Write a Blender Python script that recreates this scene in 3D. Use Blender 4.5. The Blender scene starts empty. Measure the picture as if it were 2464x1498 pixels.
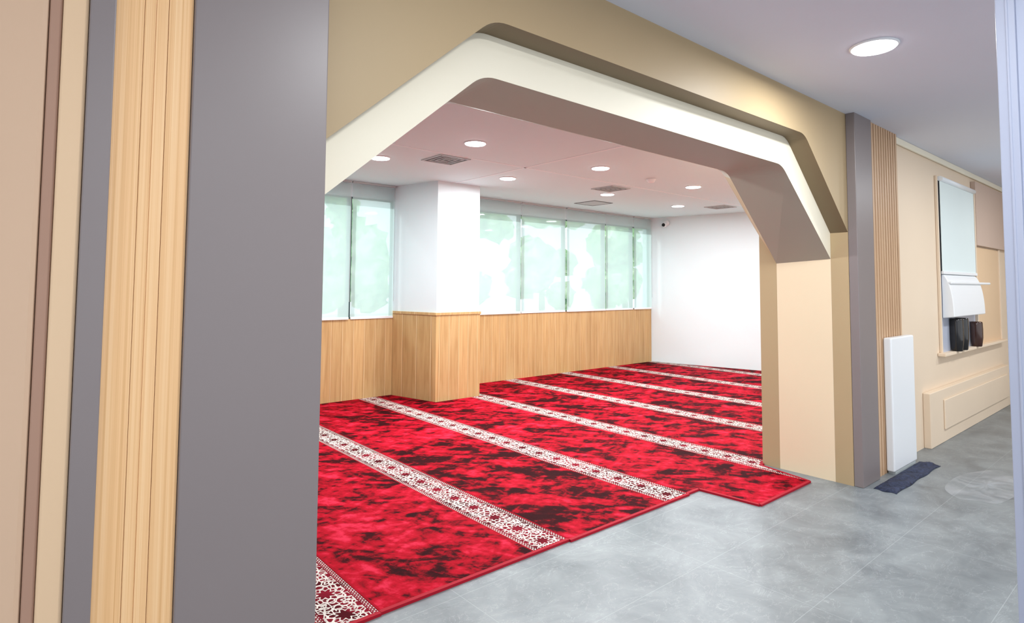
import bpy, bmesh, math, random
from mathutils import Vector, Matrix
random.seed(4)
scene = bpy.context.scene
COL = scene.collection
H = 2.8

# ------------------------------------------------------------------ node helpers
def lin(c):
    c = c/255.0
    return c/12.92 if c <= 0.04045 else ((c+0.055)/1.055)**2.4
def rgb(r, g, b): return (lin(r), lin(g), lin(b), 1.0)

class NT:
    def __init__(s, name):
        s.mat = bpy.data.materials.new(name); s.mat.use_nodes = True
        s.t = s.mat.node_tree; s.t.nodes.clear()
        s.out = s.t.nodes.new('ShaderNodeOutputMaterial')
    def node(s, typ, **kw):
        n = s.t.nodes.new(typ)
        for k, v in kw.items(): setattr(n, k, v)
        return n
    def set(s, sock, v):
        if v is None: return
        if isinstance(v, bpy.types.NodeSocket): s.t.links.new(v, sock)
        else: sock.default_value = v
    def m(s, op, a, b=None, c=None, clamp=False):
        n = s.node('ShaderNodeMath', operation=op, use_clamp=clamp)
        s.set(n.inputs[0], a); s.set(n.inputs[1], b)
        if c is not None: s.set(n.inputs[2], c)
        return n.outputs[0]
    def pos(s):
        g = s.node('ShaderNodeNewGeometry'); return g.outputs['Position']
    def sep(s, v):
        n = s.node('ShaderNodeSeparateXYZ'); s.set(n.inputs[0], v); return n.outputs
    def comb(s, x, y, z):
        n = s.node('ShaderNodeCombineXYZ'); s.set(n.inputs[0], x); s.set(n.inputs[1], y); s.set(n.inputs[2], z); return n.outputs[0]
    def noise(s, vec, scale, detail=3, rough=0.5, dist=0.0):
        n = s.node('ShaderNodeTexNoise'); s.set(n.inputs['Vector'], vec)
        n.inputs['Scale'].default_value = scale; n.inputs['Detail'].default_value = detail
        n.inputs['Roughness'].default_value = rough; n.inputs['Distortion'].default_value = dist
        return n.outputs[0]
    def ramp(s, f, stops, interp='LINEAR'):
        n = s.node('ShaderNodeValToRGB'); s.set(n.inputs[0], f)
        n.color_ramp.interpolation = interp
        e = n.color_ramp.elements
        while len(e) < len(stops): e.new(0.5)
        for i, (p, c) in enumerate(stops): e[i].position = p; e[i].color = c
        return n.outputs[0]
    def mix(s, f, a, b):
        n = s.node('ShaderNodeMix', data_type='RGBA')
        s.set(n.inputs[0], f); s.set(n.inputs[6], a); s.set(n.inputs[7], b); return n.outputs[2]
    def bump(s, h, strength=0.2, dist=0.01):
        n = s.node('ShaderNodeBump'); s.set(n.inputs['Height'], h)
        n.inputs['Strength'].default_value = strength; n.inputs['Distance'].default_value = dist
        return n.outputs[0]
    def bsdf(s, color, rough=0.5, metal=0.0, normal=None, spec=0.5, sheen=0.0):
        n = s.node('ShaderNodeBsdfPrincipled')
        s.set(n.inputs['Base Color'], color); s.set(n.inputs['Roughness'], rough)
        n.inputs['Metallic'].default_value = metal
        n.inputs['Specular IOR Level'].default_value = spec
        if sheen: n.inputs['Sheen Weight'].default_value = sheen
        if normal is not None: s.set(n.inputs['Normal'], normal)
        s.t.links.new(n.outputs[0], s.out.inputs[0]); return n

def paint(name, c, rough=0.6, var=0.03, spec=0.3, metal=0.0):
    m = NT(name)
    f = m.noise(m.pos(), 1.7, 3)
    f2 = m.noise(m.pos(), 90, 2)
    c2 = tuple(max(0, x*(1-var*4)) for x in c[:3])+(1,)
    col = m.mix(m.m('MULTIPLY', f, 0.5), c, c2)
    m.bsdf(col, rough, metal, m.bump(f2, 0.04, 0.002), spec)
    return m.mat

M = {}
M['tan'] = paint('tan_paint', rgb(178, 155, 120), 0.5)
M['tanshaded'] = paint('tan_recess_shade', rgb(128, 110, 84), 0.5)  # shadow line under the outer arch, painted in as a darker tan
M['cream'] = paint('cream_paint', rgb(243, 235, 214), 0.5)
M['beige'] = paint('beige_paint', rgb(230, 209, 184), 0.5)
M['pier'] = paint('pier_beige_paint', rgb(229, 209, 178), 0.5)
M['peach'] = paint('peach_beige_paint', rgb(224, 192, 156), 0.5)
M['soffitshade'] = paint('soffit_shade_taupe', rgb(182, 180, 164), 0.55)  # soffit shading put into the colour, darker than the cream frame
M['beige2'] = paint('warm_beige_paint', rgb(208, 176, 148), 0.55)
M['peachbrown'] = paint('peach_brown_paint', rgb(198, 174, 158), 0.55)
M['mauve'] = paint('mauve_brown_paint', rgb(170, 134, 114), 0.55)
M['gray'] = paint('dark_gray_metal_paint', rgb(130, 120, 119), 0.4, spec=0.5)
M['graydark'] = paint('darker_gray_metal_paint', rgb(84, 82, 82), 0.45, spec=0.3)
M['white'] = paint('white_wall_paint', rgb(226, 236, 240), 0.6, 0.01)
M['ceil'] = paint('ceiling_paint', rgb(226, 228, 240), 0.7, 0.01)
M['ceilin'] = paint('room_ceiling_paint', rgb(226, 246, 248), 0.7, 0.01)
M['ceilroom'] = paint('ceiling_joint_paint', rgb(240, 252, 254), 0.7, 0.01)
M['whiteplastic'] = paint('white_plastic', rgb(234, 236, 238), 0.35, 0.0, 0.5)
M['ventgray'] = paint('vent_gray', rgb(194, 200, 200), 0.5)
M['black'] = paint('black_gloss', rgb(22, 18, 18), 0.12, 0.0, 0.6)
M['brownglass'] = paint('dark_brown_gloss', rgb(60, 32, 22), 0.12, 0.0, 0.6)
M['darkframe'] = paint('dark_window_frame', rgb(70, 84, 86), 0.4)
M['alu'] = paint('blue_gray_aluminium', rgb(168, 174, 194), 0.45, spec=0.4)
M['alulight'] = paint('light_aluminium', rgb(190, 194, 208), 0.3, spec=0.5)
M['palegreen'] = paint('pale_gray_green_fabric', rgb(220, 230, 228), 0.7)
M['binding'] = paint('red_binding', rgb(160, 8, 34), 0.8)
M['concrete'] = paint('outside_paving', rgb(170, 168, 160), 0.9)

def wood(name, base, dark, light, plank=0.155, line=True, gs=1.0, zs=1.3):
    m = NT(name)
    x, y, z = m.sep(m.pos())
    c = m.m('ADD', x, m.m('MULTIPLY', y, 0.83))
    pc = m.m('DIVIDE', c, plank)
    idx = m.m('FLOOR', pc); fr = m.m('FRACT', pc)
    wn = m.node('ShaderNodeTexWhiteNoise', noise_dimensions='1D'); m.set(wn.inputs['W'], idx)
    off = m.m('MULTIPLY', wn.outputs[0], 9.0)
    v = m.comb(m.m('MULTIPLY', c, 26*gs), off, m.m('ADD', m.m('MULTIPLY', z, zs), off))
    g = m.noise(v, 1.0, 5, 0.6, 0.6)
    v2 = m.comb(m.m('MULTIPLY', c, 120*gs), off, m.m('MULTIPLY', z, 2.0))
    g2 = m.noise(v2, 1.0, 2)
    g = m.m('ADD', m.m('MULTIPLY', g, 0.75), m.m('MULTIPLY', g2, 0.25))
    col = m.ramp(g, [(0.3, dark), (0.5, base), (0.72, light)])
    tint = m.ramp(wn.outputs[0], [(0.0, (0.93, 0.93, 0.92, 1)), (1.0, (1.04, 1.03, 1.02, 1))])
    mul = m.node('ShaderNodeMix', data_type='RGBA', blend_type='MULTIPLY')
    mul.inputs[0].default_value = 1.0; m.set(mul.inputs[6], col); m.set(mul.inputs[7], tint)
    col = mul.outputs[2]
    if line:
        l1 = m.m('LESS_THAN', fr, 0.03)
        l2 = m.m('MULTIPLY', m.m('GREATER_THAN', fr, 0.03), m.m('LESS_THAN', fr, 0.07))
        col = m.mix(l1, col, tuple(x*0.8 for x in dark[:3])+(1,)); col = m.mix(m.m('MULTIPLY', l2, 0.7), col, rgb(238, 212, 168))
    m.bsdf(col, 0.42, 0, m.bump(g, 0.05, 0.003), 0.35)
    return m.mat
M['wood'] = wood('oak_panel_wood', rgb(196, 160, 110), rgb(176, 138, 90), rgb(210, 178, 130), plank=0.15)
M['woodlight'] = wood('pale_oak_wood', rgb(230, 185, 134), rgb(210, 160, 106), rgb(242, 206, 160), plank=0.6, line=False, gs=6, zs=0.4)
M['slat'] = wood('brown_slat_wood', rgb(200, 164, 130), rgb(176, 138, 106), rgb(214, 182, 148), plank=0.6, line=False, gs=2)
M['slatdark'] = paint('slat_backing', rgb(110, 78, 55), 0.7)

# floor tiles
def floor_mat():
    m = NT('gray_stone_tile')
    x, y, z = m.sep(m.pos())
    v = m.comb(m.m('ADD', x, 20*1.2-2.9), m.m('ADD', y, 20*0.56-1.81), 0.0)
    b = m.node('ShaderNodeTexBrick', offset=0.0, squash=1.0)
    m.set(b.inputs['Vector'], v)
    b.inputs['Scale'].default_value = 1.0; b.inputs['Mortar Size'].default_value = 0.0016
    b.inputs['Mortar Smooth'].default_value = 0.1; b.inputs['Brick Width'].default_value = 1.2
    b.inputs['Row Height'].default_value = 0.56
    b.inputs['Color1'].default_value = (0, 0, 0, 1); b.inputs['Color2'].default_value = (1, 1, 1, 1)
    n1 = m.noise(m.pos(), 2.8, 10, 0.68, 0.6)
    n2 = m.noise(m.comb(m.m('MULTIPLY', x, 1.0), m.m('MULTIPLY', y, 2.0), z), 3.0, 7, 0.66, 1.6)
    ridge = m.m('ABSOLUTE', m.m('SUBTRACT', n2, 0.5))
    vein = m.m('LESS_THAN', ridge, 0.005)
    col = m.ramp(n1, [(0.33, rgb(98, 104, 108)), (0.5, rgb(116, 122, 125)), (0.68, rgb(134, 140, 142))])
    col = m.mix(m.m('MULTIPLY', vein, m.m('MULTIPLY', n1, 0.7)), col, rgb(170, 175, 176))
    col = m.mix(m.m('MULTIPLY', b.outputs['Fac'], 0.4), col, rgb(168, 174, 176))
    m.bsdf(col, m.m('ADD', m.m('MULTIPLY', n1, 0.2), 0.27), 0, m.bump(m.m('SUBTRACT', 1.0, b.outputs['Fac']), 0.15, 0.001), 0.42)
    return m.mat
M['floor'] = floor_mat()

# carpet
RX0, RP, SW = 1.33, 1.20, 0.25
def carpet_mat():
    m = NT('red_velvet_prayer_carpet')
    P = m.pos(); x, y, z = m.sep(P)
    s = m.m('FRACT', m.m('DIVIDE', m.m('SUBTRACT', x, RX0-10*RP), RP))
    v = m.m('DIVIDE', m.m('SUBTRACT', s, 1-SW/RP), SW/RP)       # 0..1 within stripe
    instripe = m.m('GREATER_THAN', v, 0.0)
    # crushed velvet: overlapping brushed stroke directions
    def strokes(ang, sa, sb, scale, det, dist, seed):
        ca, sn = math.cos(ang), math.sin(ang)
        u1 = m.m('ADD', m.m('MULTIPLY', x, ca*sa), m.m('MULTIPLY', y, sn*sa))
        u2 = m.m('ADD', m.m('MULTIPLY', x, -sn*sb), m.m('MULTIPLY', y, ca*sb))
        return m.noise(m.comb(u1, u2, float(seed)), scale, det, 0.6, dist)
    A = strokes(-0.75, 0.65, 1.35, 4.6, 5, 0.8, 1)
    B = strokes(0.35, 0.6, 1.4, 7.5, 5, 0.6, 7)
    C = strokes(-1.3, 0.7, 1.3, 17.0, 4, 0.5, 3)
    n3 = m.noise(P, 260.0, 2)
    n4 = m.noise(P, 0.9, 2)
    n1 = A; n2 = C
    f = m.m('ADD', m.m('MULTIPLY', A, 0.52), m.m('MULTIPLY', B, 0.28))
    f = m.m('ADD', f, m.m('MULTIPLY', C, 0.20))
    f = m.m('ADD', f, m.m('MULTIPLY', m.m('SUBTRACT', n4, 0.5), 0.10))
    f = m.m('ADD', f, m.m('MULTIPLY', m.m('SUBTRACT', n3, 0.5), 0.015))
    field = m.ramp(f, [(0.435, rgb(42, 0, 6)), (0.467, rgb(66, 0, 9)), (0.485, rgb(112, 0, 17)), (0.51, rgb(148, 1, 24)), (0.555, rgb(172, 6, 34)), (0.62, rgb(202, 40, 68))])
    # ornament
    per = 0.22
    k = SW/per
    ya = m.m('SUBTRACT', m.m('FRACT', m.m('DIVIDE', m.m('ADD', y, 20.0), per)), 0.5)
    b = m.m('MULTIPLY', m.m('SUBTRACT', v, 0.5), k)
    def ros(a, b_, nlobe):
        r = m.m('SQRT', m.m('ADD', m.m('MULTIPLY', a, a), m.m('MULTIPLY', b_, b_)))
        th = m.m('ARCTAN2', b_, a)
        return r, m.m('COSINE', m.m('MULTIPLY', th, float(nlobe)))
    def ring(r, c, r0, amp, t):
        return m.m('LESS_THAN', m.m('ABSOLUTE', m.m('SUBTRACT', r, m.m('ADD', m.m('MULTIPLY', c, amp), r0))), t)
    r, c8 = ros(ya, b, 8)
    pat = ring(r, c8, 0.20, 0.045, 0.024)
    pat = m.m('MAXIMUM', pat, ring(r, c8, 0.29, -0.06, 0.024))
    pat = m.m('MAXIMUM', pat, ring(r, c8, 0.39, 0.05, 0.024))
    yb = m.m('SUBTRACT', m.m('FRACT', m.m('ADD', m.m('DIVIDE', m.m('ADD', y, 20.0), per), 0.5)), 0.5)
    bb = m.m('SUBTRACT', m.m('ABSOLUTE', b), 0.30)
    r2, c6 = ros(yb, bb, 6)
    pat = m.m('MAXIMUM', pat, ring(r2, c6, 0.12, 0.03, 0.024))
    pat = m.m('MAXIMUM', pat, m.m('LESS_THAN', r2, 0.05))
    vor = m.node('ShaderNodeTexVoronoi', feature='DISTANCE_TO_EDGE'); m.set(vor.inputs['Vector'], P)
    vor.inputs['Scale'].default_value = 26; vor.inputs['Randomness'].default_value = 0.75
    pat = m.m('MAXIMUM', pat, m.m('MULTIPLY', m.m('LESS_THAN', vor.outputs[0], 0.075), m.m('GREATER_THAN', r, 0.24)))
    star = m.m('LESS_THAN', r, m.m('ADD', m.m('MULTIPLY', c8, 0.045), 0.13))
    pat = m.m('MULTIPLY', pat, m.m('SUBTRACT', 1.0, star))
    edge = m.m('MINIMUM', v, m.m('SUBTRACT', 1.0, v))
    inband = m.m('LESS_THAN', edge, 0.11)
    wave = m.m('MULTIPLY', m.m('SINE', m.m('MULTIPLY', y, 2*math.pi/0.04)), 0.036)
    chain = m.m('LESS_THAN', m.m('ABSOLUTE', m.m('SUBTRACT', m.m('ABSOLUTE', m.m('SUBTRACT', edge, 0.057)), m.m('ABSOLUTE', wave))), 0.018)
    line = m.m('LESS_THAN', m.m('ABSOLUTE', m.m('SUBTRACT', edge, 0.115)), 0.013)
    bandc = m.m('SUBTRACT', 1.0, chain)
    pat = m.m('ADD', m.m('MULTIPLY', inband, bandc), m.m('MULTIPLY', m.m('SUBTRACT', 1.0, inband), pat))
    pat = m.m('MULTIPLY', pat, m.m('SUBTRACT', 1.0, line))
    dark = m.ramp(n1, [(0.42, rgb(70, 3, 15)), (0.58, rgb(124, 14, 36))])
    cream = m.ramp(n2, [(0.35, rgb(186, 178, 172)), (0.65, rgb(220, 215, 208))])
    orn = m.mix(pat, dark, cream)
    col = m.mix(instripe, field, orn)
    bl = m.m('MAXIMUM', m.m('MULTIPLY', m.m('LESS_THAN', v, 0.0), m.m('GREATER_THAN', v, -0.05)), m.m('LESS_THAN', s, 0.012))
    col = m.mix(m.m('MULTIPLY', bl, 0.8), col, rgb(150, 4, 28))
    h = m.m('ADD', m.m('MULTIPLY', n3, 0.4), m.m('MULTIPLY', f, 1.5))
    m.bsdf(col, 0.75, 0, m.bump(h, 0.4, 0.012), 0.06)
    return m.mat
M['carpet'] = carpet_mat()

def velvet_side():
    m = NT('navy_mat_fabric')
    n = m.noise(m.pos(), 30, 5, 0.6, 1)
    m.bsdf(m.ramp(n, [(0.35, rgb(18, 22, 42)), (0.7, rgb(52, 62, 92))]), 0.8, 0, m.bump(n, 0.5, 0.008))
    return m.mat
M['navy'] = velvet_side()
def plastic_mat():
    m = NT('clear_plastic_sheet')
    n = m.noise(m.pos(), 5, 3, 0.5, 0.8)
    p = m.node('ShaderNodeBsdfPrincipled'); p.inputs['Base Color'].default_value = (0.8, 0.83, 0.87, 1); p.inputs['Roughness'].default_value = 0.3
    m.set(p.inputs['Normal'], m.bump(n, 0.3, 0.02))
    tr = m.node('ShaderNodeBsdfTransparent')
    b = m.node('ShaderNodeMixShader'); m.set(b.inputs[0], m.ramp(n, [(0.4, (0.93,)*3+(1,)), (0.62, (0.74,)*3+(1,))]))
    m.t.links.new(p.outputs[0], b.inputs[1]); m.t.links.new(tr.outputs[0], b.inputs[2])
    m.t.links.new(b.outputs[0], m.out.inputs[0]); return m.mat
M['plastic'] = plastic_mat()

def blind_mat():
    m = NT('translucent_blind_fabric')
    w = m.noise(m.pos(), 400, 1)
    c = m.ramp(w, [(0.3, rgb(196, 208, 210)), (0.7, rgb(212, 222, 224))])
    d = m.node('ShaderNodeBsdfDiffuse'); m.set(d.inputs[0], c)
    t = m.node('ShaderNodeBsdfTranslucent'); m.set(t.inputs[0], rgb(222, 238, 236))
    tr = m.node('ShaderNodeBsdfTransparent')
    a = m.node('ShaderNodeMixShader'); a.inputs[0].default_value = 0.55
    m.t.links.new(d.outputs[0], a.inputs[1]); m.t.links.new(t.outputs[0], a.inputs[2])
    b = m.node('ShaderNodeMixShader'); b.inputs[0].default_value = 0.25
    m.t.links.new(a.outputs[0], b.inputs[1]); m.t.links.new(tr.outputs[0], b.inputs[2])
    m.t.links.new(b.outputs[0], m.out.inputs[0]); return m.mat
M['blind'] = blind_mat()
def glass_mat():
    m = NT('window_glass')
    g = m.node('ShaderNodeBsdfGlossy'); g.inputs['Roughness'].default_value = 0.02
    tr = m.node('ShaderNodeBsdfTransparent'); tr.inputs[0].default_value = (0.9, 0.98, 0.97, 1)
    b = m.node('ShaderNodeMixShader'); b.inputs[0].default_value = 0.94
    m.t.links.new(g.outputs[0], b.inputs[1]); m.t.links.new(tr.outputs[0], b.inputs[2])
    m.t.links.new(b.outputs[0], m.out.inputs[0]); return m.mat
M['glass'] = glass_mat()
def leaf_mat():
    m = NT('sunlit_foliage')
    n = m.noise(m.pos(), 2.2, 5, 0.65)
    m.bsdf(m.ramp(n, [(0.38, rgb(110, 156, 110)), (0.5, rgb(164, 206, 144)), (0.62, rgb(226, 240, 206))]), 0.7, 0, m.bump(n, 0.4, 0.1), 0.2)
    return m.mat
M['leaf'] = leaf_mat()
M['bark'] = paint('bark', rgb(96, 78, 60), 0.9)
def emit(name, c, s):
    m = NT(name); e = m.node('ShaderNodeEmission'); e.inputs[0].default_value = c; e.inputs[1].default_value = s
    m.t.links.new(e.outputs[0], m.out.inputs[0]); return m.mat
M['lamp'] = emit('lamp_diffuser', (0.95, 0.96, 1.0, 1), 12)

# ------------------------------------------------------------------ mesh helpers
def mk(name, verts, faces, mats, parent=None, fm=None, smooth=False, bevel=0, seg=2):
    me = bpy.data.meshes.new(name)
    me.from_pydata([Vector(v) for v in verts], [], faces)
    for k in (mats if isinstance(mats, (list, tuple)) else [mats]): me.materials.append(M[k])
    if fm:
        for i, p in enumerate(me.polygons): p.material_index = fm[i]
    bm = bmesh.new(); bm.from_mesh(me); bmesh.ops.recalc_face_normals(bm, faces=bm.faces); bm.to_mesh(me); bm.free()
    if smooth:
        for p in me.polygons: p.use_smooth = True
    o = bpy.data.objects.new(name, me); COL.objects.link(o)
    if parent: o.parent = parent
    if bevel:
        b = o.modifiers.new('b', 'BEVEL'); b.width = bevel; b.segments = seg; b.limit_method = 'ANGLE'
    return o
def top(o, label, cat, group=None, kind=None):
    o['label'] = label; o['category'] = cat
    if group: o['group'] = group
    if kind: o['kind'] = kind
    return o
def struct(o, label=None, cat=None):
    o['kind'] = 'structure'
    if label: o['label'] = label
    if cat: o['category'] = cat
    return o
def boxvf(x0, x1, y0, y1, z0, z1):
    v = [(x0,y0,z0),(x1,y0,z0),(x1,y1,z0),(x0,y1,z0),(x0,y0,z1),(x1,y0,z1),(x1,y1,z1),(x0,y1,z1)]
    f = [(0,3,2,1),(4,5,6,7),(0,1,5,4),(1,2,6,5),(2,3,7,6),(3,0,4,7)]
    return v, f
def box(name, x0, x1, y0, y1, z0, z1, mat, parent=None, bevel=0, seg=2):
    v, f = boxvf(x0, x1, y0, y1, z0, z1); return mk(name, v, f, mat, parent, bevel=bevel, seg=seg)
def boxes(name, lst, mats, parent=None, bevel=0, mi=None):
    V, F, FM = [], [], []
    for i, bx in enumerate(lst):
        v, f = boxvf(*bx); o = len(V); V += v; F += [tuple(a+o for a in q) for q in f]; FM += [mi[i] if mi else 0]*6
    return mk(name, V, F, mats, parent, fm=FM, bevel=bevel)
def prism(name, poly, z0, z1, mat, parent=None, bevel=0):
    n = len(poly)
    v = [(p[0], p[1], z0) for p in poly]+[(p[0], p[1], z1) for p in poly]
    f = [tuple(range(n))[::-1], tuple(range(n, 2*n))]+[(i, (i+1) % n, n+(i+1) % n, n+i) for i in range(n)]
    return mk(name, v, f, mat, parent, bevel=bevel)
def lathe(name, prof, mat, parent=None, seg=32, loc=(0, 0, 0), axis='Z', smooth=True):
    V, F = [], []
    for r, z in prof:
        for i in range(seg):
            a = 2*math.pi*i/seg
            p = (r*math.cos(a), r*math.sin(a), z)
            if axis == 'X': p = (p[2], p[0], p[1])
            V.append((p[0]+loc[0], p[1]+loc[1], p[2]+loc[2]))
    for j in range(len(prof)-1):
        for i in range(seg):
            F.append((j*seg+i, j*seg+(i+1) % seg, (j+1)*seg+(i+1) % seg, (j+1)*seg+i))
    F.append(tuple(range(seg))[::-1]); F.append(tuple((len(prof)-1)*seg+i for i in range(seg)))
    o = mk(name, V, F, mat, parent, smooth=smooth)
    if smooth:
        for p in o.data.polygons:
            if len(p.vertices) > 4: p.use_smooth = False
    return o
def empty(name, loc):
    e = bpy.data.objects.new(name, None); e.location = loc; COL.objects.link(e); e.empty_display_size = 0.1
    return e
def adopt(parent, *parts):
    for p in parts:
        p.parent = parent
        p.matrix_parent_inverse = Matrix.Translation(-Vector(parent.location))

# ------------------------------------------------------------------ shell
struct(box('floor', -3, 12, -4, 7.3, -0.1, 0, 'floor'), 'gray stone tile floor with pale joints')
struct(boxes('ceiling', [(-3, 12, -4, 2.4, H, H+0.15), (-3, 12, 2.4, 7.3, H, H+0.15)], ['ceil', 'ceilin'], mi=[0, 1]), 'smooth pale painted ceiling')
YW = 7.15
def xfar(y): return 9.62+(YW-y)*0.24
struct(prism('wall_far', [(xfar(7.3), 7.3), (xfar(2.3), 2.3), (xfar(2.3)+0.2, 2.3), (xfar(7.3)+0.2, 7.3)], 0, H, 'white'), 'plain white painted end wall')
struct(box('wall_west', -2.1, -1.9, 2.4, 7.3, 0, H, 'white'), 'plain white painted wall')
ops = [(0.3, 1.29), (1.31, 2.31), (2.33, 3.32), (3.34, 3.95), (5.0, 6.21), (6.23, 7.22), (7.24, 8.24), (8.26, 9.04), (9.06, 9.60)]
ZT = 2.60; WD = 0.07
lst = [(-2, 9.8, YW, YW+WD, 0, 1.03), (-2, 9.8, YW, YW+WD, ZT, H), (-2, 0.3, YW, YW+WD, 1.03, ZT), (3.95, 5.0, YW, YW+WD, 1.03, ZT), (9.60, 9.8, YW, YW+WD, 1.03, ZT)]
struct(boxes('wall_windows', lst, 'white'), 'white outer wall with a row of windows')
for i, (a, b) in enumerate(ops):
    e = empty('window_%d' % (i+1), ((a+b)/2, YW+0.05, 1.03)); struct(e, 'dark framed fixed window pane', None)
    f = 0.018; ya, yz = YW+.005, YW+.05
    fr = boxes('window_frame', [(a-.009, a+f, ya, yz, 1.03, ZT), (b-f, b+.009, ya, yz, 1.03, ZT), (a+f, b-f, ya, yz, 1.03, 1.05), (a+f, b-f, ya, yz, ZT-.02, ZT)], 'darkframe')
    gl = box('window_glass', a+f, b-f, YW+.03, YW+.031, 1.05, ZT-.02, 'glass')
    adopt(e, fr, gl)
struct(box('trim_1', -1.9, 3.95, YW-0.03, YW, 0, 1.03, 'wood'), 'vertical oak plank wainscot')
struct(box('trim_2', 4.8, 9.61, YW-0.03, YW, 0, 1.03, 'wood'), 'vertical oak plank wainscot')
cx = [(3.96, YW-0.0), (4.15, 6.36), (4.82, 6.36), (4.82, YW-0.0)]
ce = top(empty('column', (4.4, 6.8, 0)), 'white square column clad in oak planks up to waist height', 'column')
def grow(poly, g):
    return [(p[0]+(g if p[0] > 4.4 else -g), p[1]-(g if p[1] < 7 else 0)) for p in poly]
adopt(ce, prism('column_shaft', cx, 1.0, H, 'white'), prism('wood_cladding', grow(cx, 0.012), 0, 1.085, 'wood'), prism('cap_rail', grow(cx, 0.022), 1.085, 1.12, 'wood', bevel=0.003))

bl = [(0.3, 1.29), (1.31, 2.31), (2.33, 3.315), (3.34, 3.95), (5.17, 6.21), (6.23, 7.22), (7.245, 8.24), (8.26, 9.04), (9.06, 9.6)]
for i, (a, b) in enumerate(bl):
    e = top(empty('roller_blind', ((a+b)/2, YW-0.06, 1.02)), 'white translucent roller blind pulled down over a window', 'blind', group='roller blinds along the window wall')
    yb = YW-0.050+(0.012 if i % 2 else 0)
    V, F = [], []
    n = 14
    for j in range(n+1):
        z = 1.05+(2.76-1.05)*j/n
        V += [(a+.004, yb+0.002*math.sin(j*1.3+i), z), (b-.004, yb+0.002*math.sin(j*1.3+i+1), z)]
    for j in range(n): F.append((2*j, 2*j+1, 2*j+3, 2*j+2))
    fab = mk('blind_fabric', V, F, 'blind', smooth=True)
    bar = box('bottom_rail', a+.003, b-.003, yb-.008, yb+.008, 1.025, 1.055, 'whiteplastic', bevel=.004)
    rol = box('head_box', a, b, yb-.02, yb+.03, 2.775, 2.799, 'ventgray', bevel=.004)
    ch = box('pull_chain', b-.010, b-.006, yb-.022, yb-.018, 1.25, 2.76, 'ventgray')
    adopt(e, fab, bar, rol, ch)

# ------------------------------------------------------------------ front (arch) wall
Y0, Y1, Y2, Y3 = 1.78, 1.908, 2.333, 2.479
LX, RXX = 0.712, 4.85
def fillet(p0, p1, p2, r, n=6):
    p0, p1, p2 = Vector(p0), Vector(p1), Vector(p2)
    d0 = (p0-p1).normalized(); d1 = (p2-p1).normalized()
    a = p1+d0*r; b = p1+d1*r; out = []
    for i in range(n+1):
        t = i/n; out.append(tuple(a*(1-t)**2+p1*2*t*(1-t)+b*t*t))
    return out
def profile(lz, cl, ztl, ztr, cr, rz, r=0.07):
    pts = [(LX, 0), (LX, lz)]
    pts += fillet((LX, lz), (cl, ztl), (cr, ztr), r)
    pts += fillet((cl, ztl), (cr, ztr), (RXX, rz), r)
    pts += [(RXX, rz), (RXX, 0)]
    return pts
XL, XR = 0.36, 5.189
def loft(name, A, ya, B, yb, mats, reveal_leg=0, reveal_top=0, chamfer=None):
    full = lambda P: P+[(XR, 0), (XR, H), (XL, H), (XL, 0)]
    a, b = full(A), full(B); n = len(a)
    V = [(p[0], ya, p[1]) for p in a]+[(p[0], yb, p[1]) for p in b]
    F = [tuple(range(n)), tuple(range(n, 2*n))[::-1]]; FM = [0, 0]
    k = len(A)
    for i in range(n):
        j = (i+1) % n
        F.append((i, j, n+j, n+i))
        if i < k-1:
            if i == 0 or i == k-2: FM.append(reveal_leg)
            elif i == k-3 and chamfer is not None: FM.append(chamfer)
            else: FM.append(reveal_top)
        else: FM.append(0)
    return mk(name, V, F, mats, fm=FM)
PA = profile(1.90, 1.41, 2.51, 2.525, 4.14, 1.89)
PB = profile(1.70, 1.457, 2.335, 2.32, 4.07, 1.69)
PB2 = profile(1.68, 1.52, 2.35, 2.335, 4.09, 1.665)
PC = profile(1.90, 1.67, 2.40, 2.39, 4.255, 1.905)
ar = top(empty('archway', (2.78, 2.1, 0)), 'tan and cream stepped archway with chamfered upper corners', 'archway')
o1 = loft('outer_frame', PA, Y0, PA, Y1-0.0005, ['tan', 'tanshaded'], 0, 1); o1['label'] = 'tan outer arch frame'
o2 = loft('inner_frame', PB, Y1, PB2, Y2, ['cream', 'pier', 'soffitshade'], 1, 2); o2['label'] = 'cream inner arch frame with beige reveal'
o3 = loft('back_frame', PB2, Y2+0.0005, PC, Y3, ['tan', 'soffitshade'], 0, 1, 0); o3['label'] = 'tan rear arch frame'
adopt(ar, o1, o2, o3)

def post(x0, x1, y0, y1, label):
    e = top(empty('pilaster', ((x0+x1)/2, (y0+y1)/2, 0)), label, 'pilaster', group='gray metal pilasters')
    adopt(e, box('metal_cladding', x0, x1, y0, y1, 0, H, 'gray', bevel=0.004))
post(4.852, 5.189, 1.715, 1.7795, 'dark gray metal clad pilaster beside brown wooden slats')
post(0.348, 0.712, 1.70, 1.7795, 'wide dark gray metal clad pilaster beside pale wood boards')
struct(box('wall_left', -3, 0.36, Y0, Y3, 0, H, 'beige2'), 'warm beige painted wall')
struct(box('wall_right', 5.19, 11.2, Y0, Y3, 0, H, 'beige'), 'beige painted corridor wall')
top(boxes('wood_panel', [(0.177, 0.237, 1.712, 1.779, 0, H), (0.2376, 0.262, 1.711, 1.779, 0, H), (0.2626, 0.290, 1.7125, 1.779, 0, H), (0.2908, 0.347, 1.711, 1.779, 0, H)], 'woodlight', bevel=0.0012), 'pale oak vertical board panel', 'wall panel')
top(box('narrow_pilaster', 0.124, 0.176, 1.69, 1.779, 0, H, 'gray', bevel=0.003), 'narrow dark gray metal strip beside pale wood', 'pilaster')
top(box('wall_strip', 0.0745, 0.1235, 1.70, 1.779, 0, H, 'peach', bevel=0.004), 'light beige painted vertical wall strip', 'wall panel')
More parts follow.
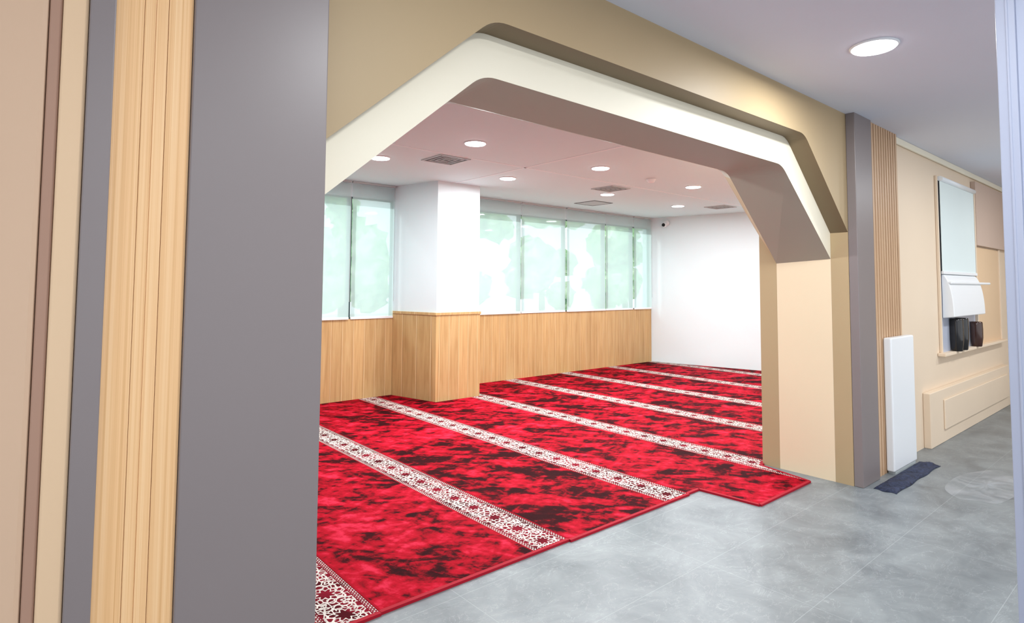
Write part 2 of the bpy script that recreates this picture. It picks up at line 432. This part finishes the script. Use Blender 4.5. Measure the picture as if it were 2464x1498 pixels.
top(box('wall_strip', 0.0505, 0.074, 1.708, 1.779, 0, H, 'mauve', bevel=0.003), 'narrow mauve brown vertical wall strip', 'wall panel')
top(box('wall_strip', -0.6, 0.050, 1.705, 1.779, 0, H, 'beige2', bevel=0.012), 'warm peach beige vertical wall panel', 'wall panel')

sl = [(5.191, 5.86, 1.765, 1.779, 0, H)]; mi = [1]
ns = 12; w = (5.86-5.195)/ns
for i in range(ns):
    a = 5.195+i*w; sl.append((a, a+w*0.66, 1.735, 1.766, 0, H)); mi.append(0)
top(boxes('slat_panel', sl, ['slat', 'slatdark'], mi=mi), 'brown vertical wooden slat panel', 'wall panel')

# ------------------------------------------------------------------ carpets
def runner(k, poly, label):
    e = top(empty('carpet_runner', (sum(p[0] for p in poly)/len(poly), sum(p[1] for p in poly)/len(poly), 0)), label, 'carpet', group='red prayer carpet rows')
    parts = [prism('carpet_pile', poly, 0.0, 0.011, 'carpet', bevel=0.002)]
    n = len(poly); V, F = [], []
    for i in range(n):
        p, q = Vector(poly[i]), Vector(poly[(i+1) % n])
        if max(p.y, q.y) < 2.6:
            d = (q-p).normalized(); nr = Vector((d.y, -d.x))
            a, b, c2, d2 = p-nr*0.010, q-nr*0.010, q+nr*0.012, p+nr*0.012
            pl = [a, b, c2, d2]; o = len(V)
            V += [(t.x, t.y, 0.0) for t in pl]+[(t.x, t.y, 0.0135) for t in pl]
            F += [tuple(o+t for t in q4) for q4 in [(0,3,2,1),(4,5,6,7),(0,1,5,4),(1,2,6,5),(2,3,7,6),(3,0,4,7)]]
    if V: parts.append(mk('edge_binding', V, F, 'binding'))
    adopt(e, *parts)
yb_, ye = 2.465, YW-0.031
YC = Y3+0.015
for k in range(-2, 8):
    x1 = RX0+RP*k; x0 = x1-RP+0.002
    lab = 'red mottled velvet prayer carpet row with cream ornamental stripe'
    yf = yb_ + 0.008*math.sin(k*2.3)
    if x0 > 4.8: yf = YC
    if k == 3:
        poly = [(x0, yf), (3.88, yf), (3.92, 2.03), (4.68, 2.03), (4.78, yf), (4.835, yf), (4.835, YC), (x1, YC), (x1, ye), (4.84, ye), (4.84, 6.33), (4.135, 6.33), (3.945, ye), (x0, ye)]
        lab = 'red velvet prayer carpet row with a tongue reaching through the archway'
    elif k == 7:
        poly = [(x0, yf), (x1, yf), (x1, 6.60), (xfar(ye)-.01, ye), (x0, ye)]
    elif x1 < 0.8:
        poly = [(x0, YC), (x1, YC), (x1, ye), (x0, ye)]
        if x0 < -1.9: poly = [(-1.89, YC), (x1, YC), (x1, ye), (-1.89, ye)]
    elif k == 0:
        poly = [(x0, YC), (0.73, YC), (0.73, yf), (x1, yf), (x1, ye), (x0, ye)]
    else:
        poly = [(x0, yf), (x1, yf), (x1, ye), (x0, ye)]
    runner(k, poly, lab)
x1 = RX0+RP*7
runner(8, [(x1+.002, YC), (xfar(YC)-.01, YC), (x1+.002, 6.59)], 'red velvet prayer carpet offcut along the white end wall')

# ------------------------------------------------------------------ downlights
def downlight(x, y, r, watt, label, grp):
    e = top(empty('downlight', (x, y, H)), label, 'ceiling light', group=grp)
    ringo = lathe('trim_ring', [(r*0.96, H-0.001), (r*0.96, H-0.010), (r*1.02, H-0.010), (r*1.08, H-0.004), (r*1.08, H-0.0005)], 'whiteplastic', loc=(x, y, 0))
    lens = lathe('lens', [(r*0.96, H-0.006), (r*0.94, H-0.015), (r*0.5, H-0.018), (0.002, H-0.019)], 'lamp', loc=(x, y, 0))
    adopt(e, ringo, lens)
    ld = bpy.data.lights.new('lamp_light', 'AREA'); ld.shape = 'DISK'; ld.size = r*2; ld.energy = watt; ld.color = (0.95, 0.985, 1.0)
    lo = bpy.data.objects.new('lamp_light', ld); COL.objects.link(lo); lo.location = (x, y, H-0.03)
    lo.parent = e; lo.matrix_parent_inverse = Matrix.Translation(-Vector(e.location))
g1 = 'round downlights in the prayer room ceiling'
for (x, y) in [(3.29, 4.42), (5.05, 4.42), (6.93, 4.44), (8.75, 4.44), (1.4, 4.42), (2.93, 5.6), (4.69, 5.62), (6.59, 5.64), (8.41, 5.68), (3.3, 3.2), (6.0, 3.2), (8.7, 3.2)]:
    downlight(x, y, 0.100, 26 if x < 8 else 18, 'round white recessed downlight glowing in the ceiling', g1)
g2 = 'round downlights in the corridor ceiling'
for (x, y) in [(3.59, 1.16), (1.4, 0.3), (6.4, 0.1), (0.8, -1.8), (3.6, -1.2), (8.6, 0.1)]:  # only the first is in view; the rest are added unseen as fill
    downlight(x, y, 0.112, 28, 'round white recessed downlight in the corridor ceiling', g2)

def vent(x, y, s):
    e = top(empty('air_vent', (x, y, H)), 'square louvred air diffuser in the ceiling', 'air vent', group='ceiling air vents')
    back = boxes('dark_backing', [(x-s*.9, x+s*.9, y-s*.9, y+s*.9, H-.004, H-.0005)], 'graydark')
    rings = []
    for t in (1.0, .72, .46, .22):
        a, w2 = s*t, s*(.12 if t == 1.0 else .07)
        z0, z1 = H-.010, H-.0008
        rings += [(x-a, x+a, y-a, y-a+w2, z0, z1), (x-a, x+a, y+a-w2, y+a, z0, z1), (x-a, x-a+w2, y-a+w2, y+a-w2, z0, z1), (x+a-w2, x+a, y-a+w2, y+a-w2, z0, z1)]
    lv = boxes('louvre_frame', rings, 'ventgray')
    adopt(e, back, lv)
vent(3.5, 5.22, 0.19); vent(6.25, 5.29, 0.19); vent(9.05, 5.29, 0.19)
x, y, s = 7.16, 6.42, .22
ap = top(empty('access_panel', (x, y, H)), 'square ceiling access panel with thin gray frame', 'access panel')
adopt(ap, boxes('panel_frame', [(x-s, x+s, y-s, y-s*.92, H-.006, H-.0002), (x-s, x+s, y+s*.92, y+s, H-.006, H-.0002), (x-s, x-s*.92, y-s*.92, y+s*.92, H-.006, H-.0002), (x+s*.92, x+s, y-s*.92, y+s*.92, H-.006, H-.0002)], 'graydark'),
      box('hatch', x-s*.91, x+s*.91, y-s*.91, y+s*.91, H-.004, H-.0002, 'ventgray'))
top(lathe('smoke_detector', [(.06, H-.0005), (.06, H-.012), (.05, H-.02), (.045, H-.032), (.035, H-.045), (.015, H-.05)], 'whiteplastic', loc=(6.05, 4.47, 0)), 'small round white smoke detector on the ceiling', 'smoke detector')
sc = top(empty('security_camera', (9.55, 6.75, 2.7)), 'small white dome security camera with black lens', 'security camera')
xx = xfar(6.8)
adopt(sc, lathe('camera_base', [(.055, xx-.0), (.055, xx-.02), (.045, xx-.05), (.04, xx-.07)][::-1], 'whiteplastic', loc=(0, 6.8, 2.69), axis='X'),
      lathe('camera_ball', [(.008, 2.60), (.028, 2.607), (.042, 2.63), (.045, 2.65), (.042, 2.67), (.02, 2.69)], 'whiteplastic', loc=(xx-.085, 6.8, 0)),
      lathe('camera_lens', [(.03, xx-.085-.05), (.034, xx-.085-.03)], 'black', loc=(0, 6.8, 2.645), axis='X'))
struct(box('trim_3', 2.6, 9.9, 4.97, 5.0, H-.004, H, 'ceilroom'), 'thin ceiling joint')
struct(box('trim_4', 4.4, 4.43, 2.5, 6.34, H-.004, H, 'ceilroom'), 'thin ceiling joint')

# ------------------------------------------------------------------ right side furnishings
wc = top(empty('storage_cabinet', (5.7, 1.69, 0)), 'slim white upright cabinet standing against brown slats', 'cabinet')
adopt(wc, box('cabinet_body', 5.38, 5.93, 1.675, 1.733, 0.02, 1.07, 'whiteplastic', bevel=0.012, seg=3),
      box('foot_plinth', 5.41, 5.90, 1.68, 1.73, 0.0, 0.02, 'ventgray'))
V, F = [], []
nx, ny = 50, 12
for i in range(nx+1):
    for j in range(ny+1):
        u, v = i/nx, j/ny
        x = 4.90+1.05*u+0.012*math.sin(9*v+3*u); y = 1.52+0.148*v+0.005*math.sin(17*u)*(1-v)
        z = 0.008+0.012*abs(math.sin(13*u+4*v))*math.sin(math.pi*v)+0.004*random.random()
        if i in (0, nx) or j in (0, ny): z = 0.001
        V.append((x, y, z))
for i in range(nx):
    for j in range(ny):
        a = i*(ny+1)+j; F.append((a, a+ny+1, a+ny+2, a+1))
mt = mk('floor_mat', V, F, 'navy', smooth=True); s_ = mt.modifiers.new('s', 'SOLIDIFY'); s_.thickness = 0.002; s_.offset = 1
top(mt, 'crumpled dark navy fabric mat on gray tiles', 'floor mat')
# clear plastic sheet lying on the tiles
PX, PY = 5.62, 1.15
V, F = [(PX, PY, 0.012)], []
nr, na = 8, 60
for j in range(1, nr+1):
    for i in range(na):
        a = 2*math.pi*i/na; q = j/nr
        rx = 0.50*(1+0.09*math.sin(3*a+1)+0.03*math.sin(7*a)); ry = 0.21*(1+0.06*math.sin(4*a)+0.04*math.sin(5*a+2))
        z = 0.003 if j == nr else 0.006+0.008*math.sin(5*a+3*q)**2*(1-q)
        V.append((PX+rx*q*math.cos(a), PY+ry*q*math.sin(a), z))
for i in range(na):
    F.append((0, 1+i, 1+(i+1) % na))
    for j in range(nr-1):
        o = 1+j*na; F.append((o+i, o+na+i, o+na+(i+1) % na, o+(i+1) % na))
top(mk('plastic_sheet', V, F, 'plastic', smooth=True), 'thin clear plastic sheet lying on gray tiles', 'plastic sheet')

sw = struct(empty('window_10', (8.3, 1.76, 0.8)), 'cream framed service window with a ledge')
adopt(sw, boxes('window_frame', [(7.07, 7.10, 1.755, 1.779, .82, 2.60), (9.64, 9.68, 1.755, 1.779, .82, 2.0), (8.42, 8.46, 1.74, 1.779, .83, 2.60)], 'beige', bevel=.004),
      box('ledge', 7.0, 9.7, 1.71, 1.779, .80, .83, 'beige', bevel=.006),
      box('window_glass', 7.10, 8.42, 1.768, 1.778, .83, 2.60, 'alulight'),
      box('inner_panel', 8.46, 9.64, 1.77, 1.778, .83, 1.95, 'peach'),
      box('upper_panel', 8.46, 10.9, 1.73, 1.779, 1.96, 2.70, 'peachbrown', bevel=.006))
rb = top(empty('roller_blind', (7.8, 1.74, 1.62)), 'pale gray green roller blind half lowered over a service window', 'blind')
adopt(rb, box('blind_fabric', 7.11, 8.40, 1.742, 1.746, 1.64, 2.55, 'palegreen'), lathe('blind_roller', [(.025, 7.11), (.025, 8.41)], 'whiteplastic', loc=(0, 1.74, 2.57), axis='X'),
      box('bottom_rail', 7.11, 8.41, 1.73, 1.755, 1.61, 1.64, 'whiteplastic', bevel=.004))
n = 14
prof = []
for i in range(n+1):
    t = i/n; a = math.pi/2*t
    prof.append((1.765-0.10*math.sin(a), 1.17+0.44*math.cos(a*0.98)))
prof = [(1.765, 1.17)]+prof
m_ = len(prof)
V = [(7.15, p[0], p[1]) for p in prof]+[(8.38, p[0], p[1]) for p in prof]
F = [tuple(range(m_)), tuple(range(m_, 2*m_))[::-1]]+[(i, (i+1) % m_, m_+(i+1) % m_, m_+i) for i in range(m_)]
hd = top(empty('wall_unit', (7.8, 1.7, 1.18)), 'rounded glossy white wall unit below the blind', 'wall unit')
adopt(hd, mk('unit_shell', V, F, 'whiteplastic', bevel=.02), box('edge_lip', 7.15, 8.75, 1.68, 1.72, 1.51, 1.535, 'whiteplastic', bevel=.01))
def jar(x, y, z, r, h, mat, label):
    o = lathe('jar', [(r*.72, z), (r*.8, z+.01), (r*.98, z+h*.35), (r, z+h*.7), (r*.96, z+h*.95), (r*.9, z+h), (r*.8, z+h), (r*.78, z+h*.9), (r*.7, z+h*.2), (.005, z+h*.18)], mat, loc=(x, y, 0))
    top(o, label, 'jar', group='dark jars on the ledge')
jar(7.42, 1.715, .83, .06, .33, 'black', 'glossy black jar standing on the cream ledge')
jar(7.62, 1.715, .83, .06, .33, 'black', 'glossy black jar standing on the cream ledge')
jar(8.2, 1.715, .83, .06, .27, 'brownglass', 'dark brown glass jar standing on the cream ledge')
struct(boxes('baseboard_right', [(6.5, 9.75, 1.72, 1.779, 0, .50), (6.9, 9.6, 1.705, 1.72, .12, .40)], 'beige', bevel=.006), 'beige raised skirting panel')
struct(box('trim_5', 5.9, 10.99, 1.755, 1.779, 2.74, 2.80, 'cream', bevel=.01), 'cream crown moulding')
dr = struct(empty('door_1', (2.6, 0, 0)), 'blue gray aluminium door standing open')
adopt(dr, box('door_leaf', 2.585, 2.64, -.5, .40, 0.01, 2.79, 'alu'), boxes('door_stile', [(2.56, 2.66, .40, .452, 0, H), (2.556, 2.56, .418, .426, 0, H)], 'alu', bevel=.002))
struct(box('wall_corridor_end', 11.0, 11.2, -4, 1.779, 0, H, 'beige'), 'beige end wall')

# ------------------------------------------------------------------ outdoors
top(box('ground', -8, 22, 7.6, 30, -0.3, -0.15, 'concrete'), 'pale paved ground outside the windows', 'ground')
for i in range(7):
    x = 0+3.1*i+random.uniform(-.2, .2); y = 12.5+random.uniform(-.8, 1.0)
    e = top(empty('tree', (x, y, -0.15)), 'leafy green tree outside the windows', 'tree', group='trees outside')
    bm = bmesh.new()
    for j in range(14):
        mat = Matrix.Translation((x+random.uniform(-.95, .95), y+random.uniform(-.5, .5), 2.0+random.uniform(-1.0, 2.4)))@Matrix.Scale(random.uniform(.3, .6), 4)
        bmesh.ops.create_icosphere(bm, subdivisions=3, radius=1, matrix=mat)
    for v in bm.verts: v.co += Vector((random.uniform(-1, 1), random.uniform(-1, 1), random.uniform(-1, 1)))*.12
    me = bpy.data.meshes.new('foliage'); bm.to_mesh(me); bm.free(); me.materials.append(M['leaf'])
    fo = bpy.data.objects.new('foliage', me); COL.objects.link(fo)
    tk = lathe('trunk', [(.14, -.15), (.1, .6), (.08, 1.8)], 'bark', loc=(x, y, 0), seg=12)
    adopt(e, fo, tk)

# ------------------------------------------------------------------ world, sun, camera
w = bpy.data.worlds.new('World'); scene.world = w; w.use_nodes = True
bg = w.node_tree.nodes['Background']; bg.inputs[0].default_value = (0.90, 0.945, 1.0, 1); bg.inputs[1].default_value = 1.3
sd = bpy.data.lights.new('sun', 'SUN'); sd.energy = 3.3; sd.angle = math.radians(3); sd.color = (1, .99, .96)
so = bpy.data.objects.new('sun', sd); COL.objects.link(so)
so.rotation_euler = Vector((0.35, -0.75, -0.8)).to_track_quat('-Z', 'Y').to_euler()

f_px = 1430.0
yaw = math.radians(49.7); pitch = math.radians(3.13); roll = 0.006
F0 = Vector((math.cos(yaw), math.sin(yaw), 0)); R0 = Vector((math.sin(yaw), -math.cos(yaw), 0)); U0 = Vector((0, 0, 1))
Fw = F0*math.cos(pitch)+U0*math.sin(pitch); Up = U0*math.cos(pitch)-F0*math.sin(pitch)
R = R0*math.cos(roll)+Up*math.sin(roll); U = Up*math.cos(roll)-R0*math.sin(roll)
cd = bpy.data.cameras.new('camera'); cam = bpy.data.objects.new('camera', cd); COL.objects.link(cam)
mat = Matrix((R, U, -Fw)).transposed().to_4x4(); mat.translation = (0, 0, 1.475); cam.matrix_world = mat
cd.sensor_width = 36; cd.sensor_fit = 'HORIZONTAL'; cd.lens = f_px/2464*36
cd.shift_y = -(749-607)/2464; cd.clip_start = 0.05
scene.camera = cam
scene.view_settings.view_transform = 'Standard'
scene.view_settings.exposure = 0.36
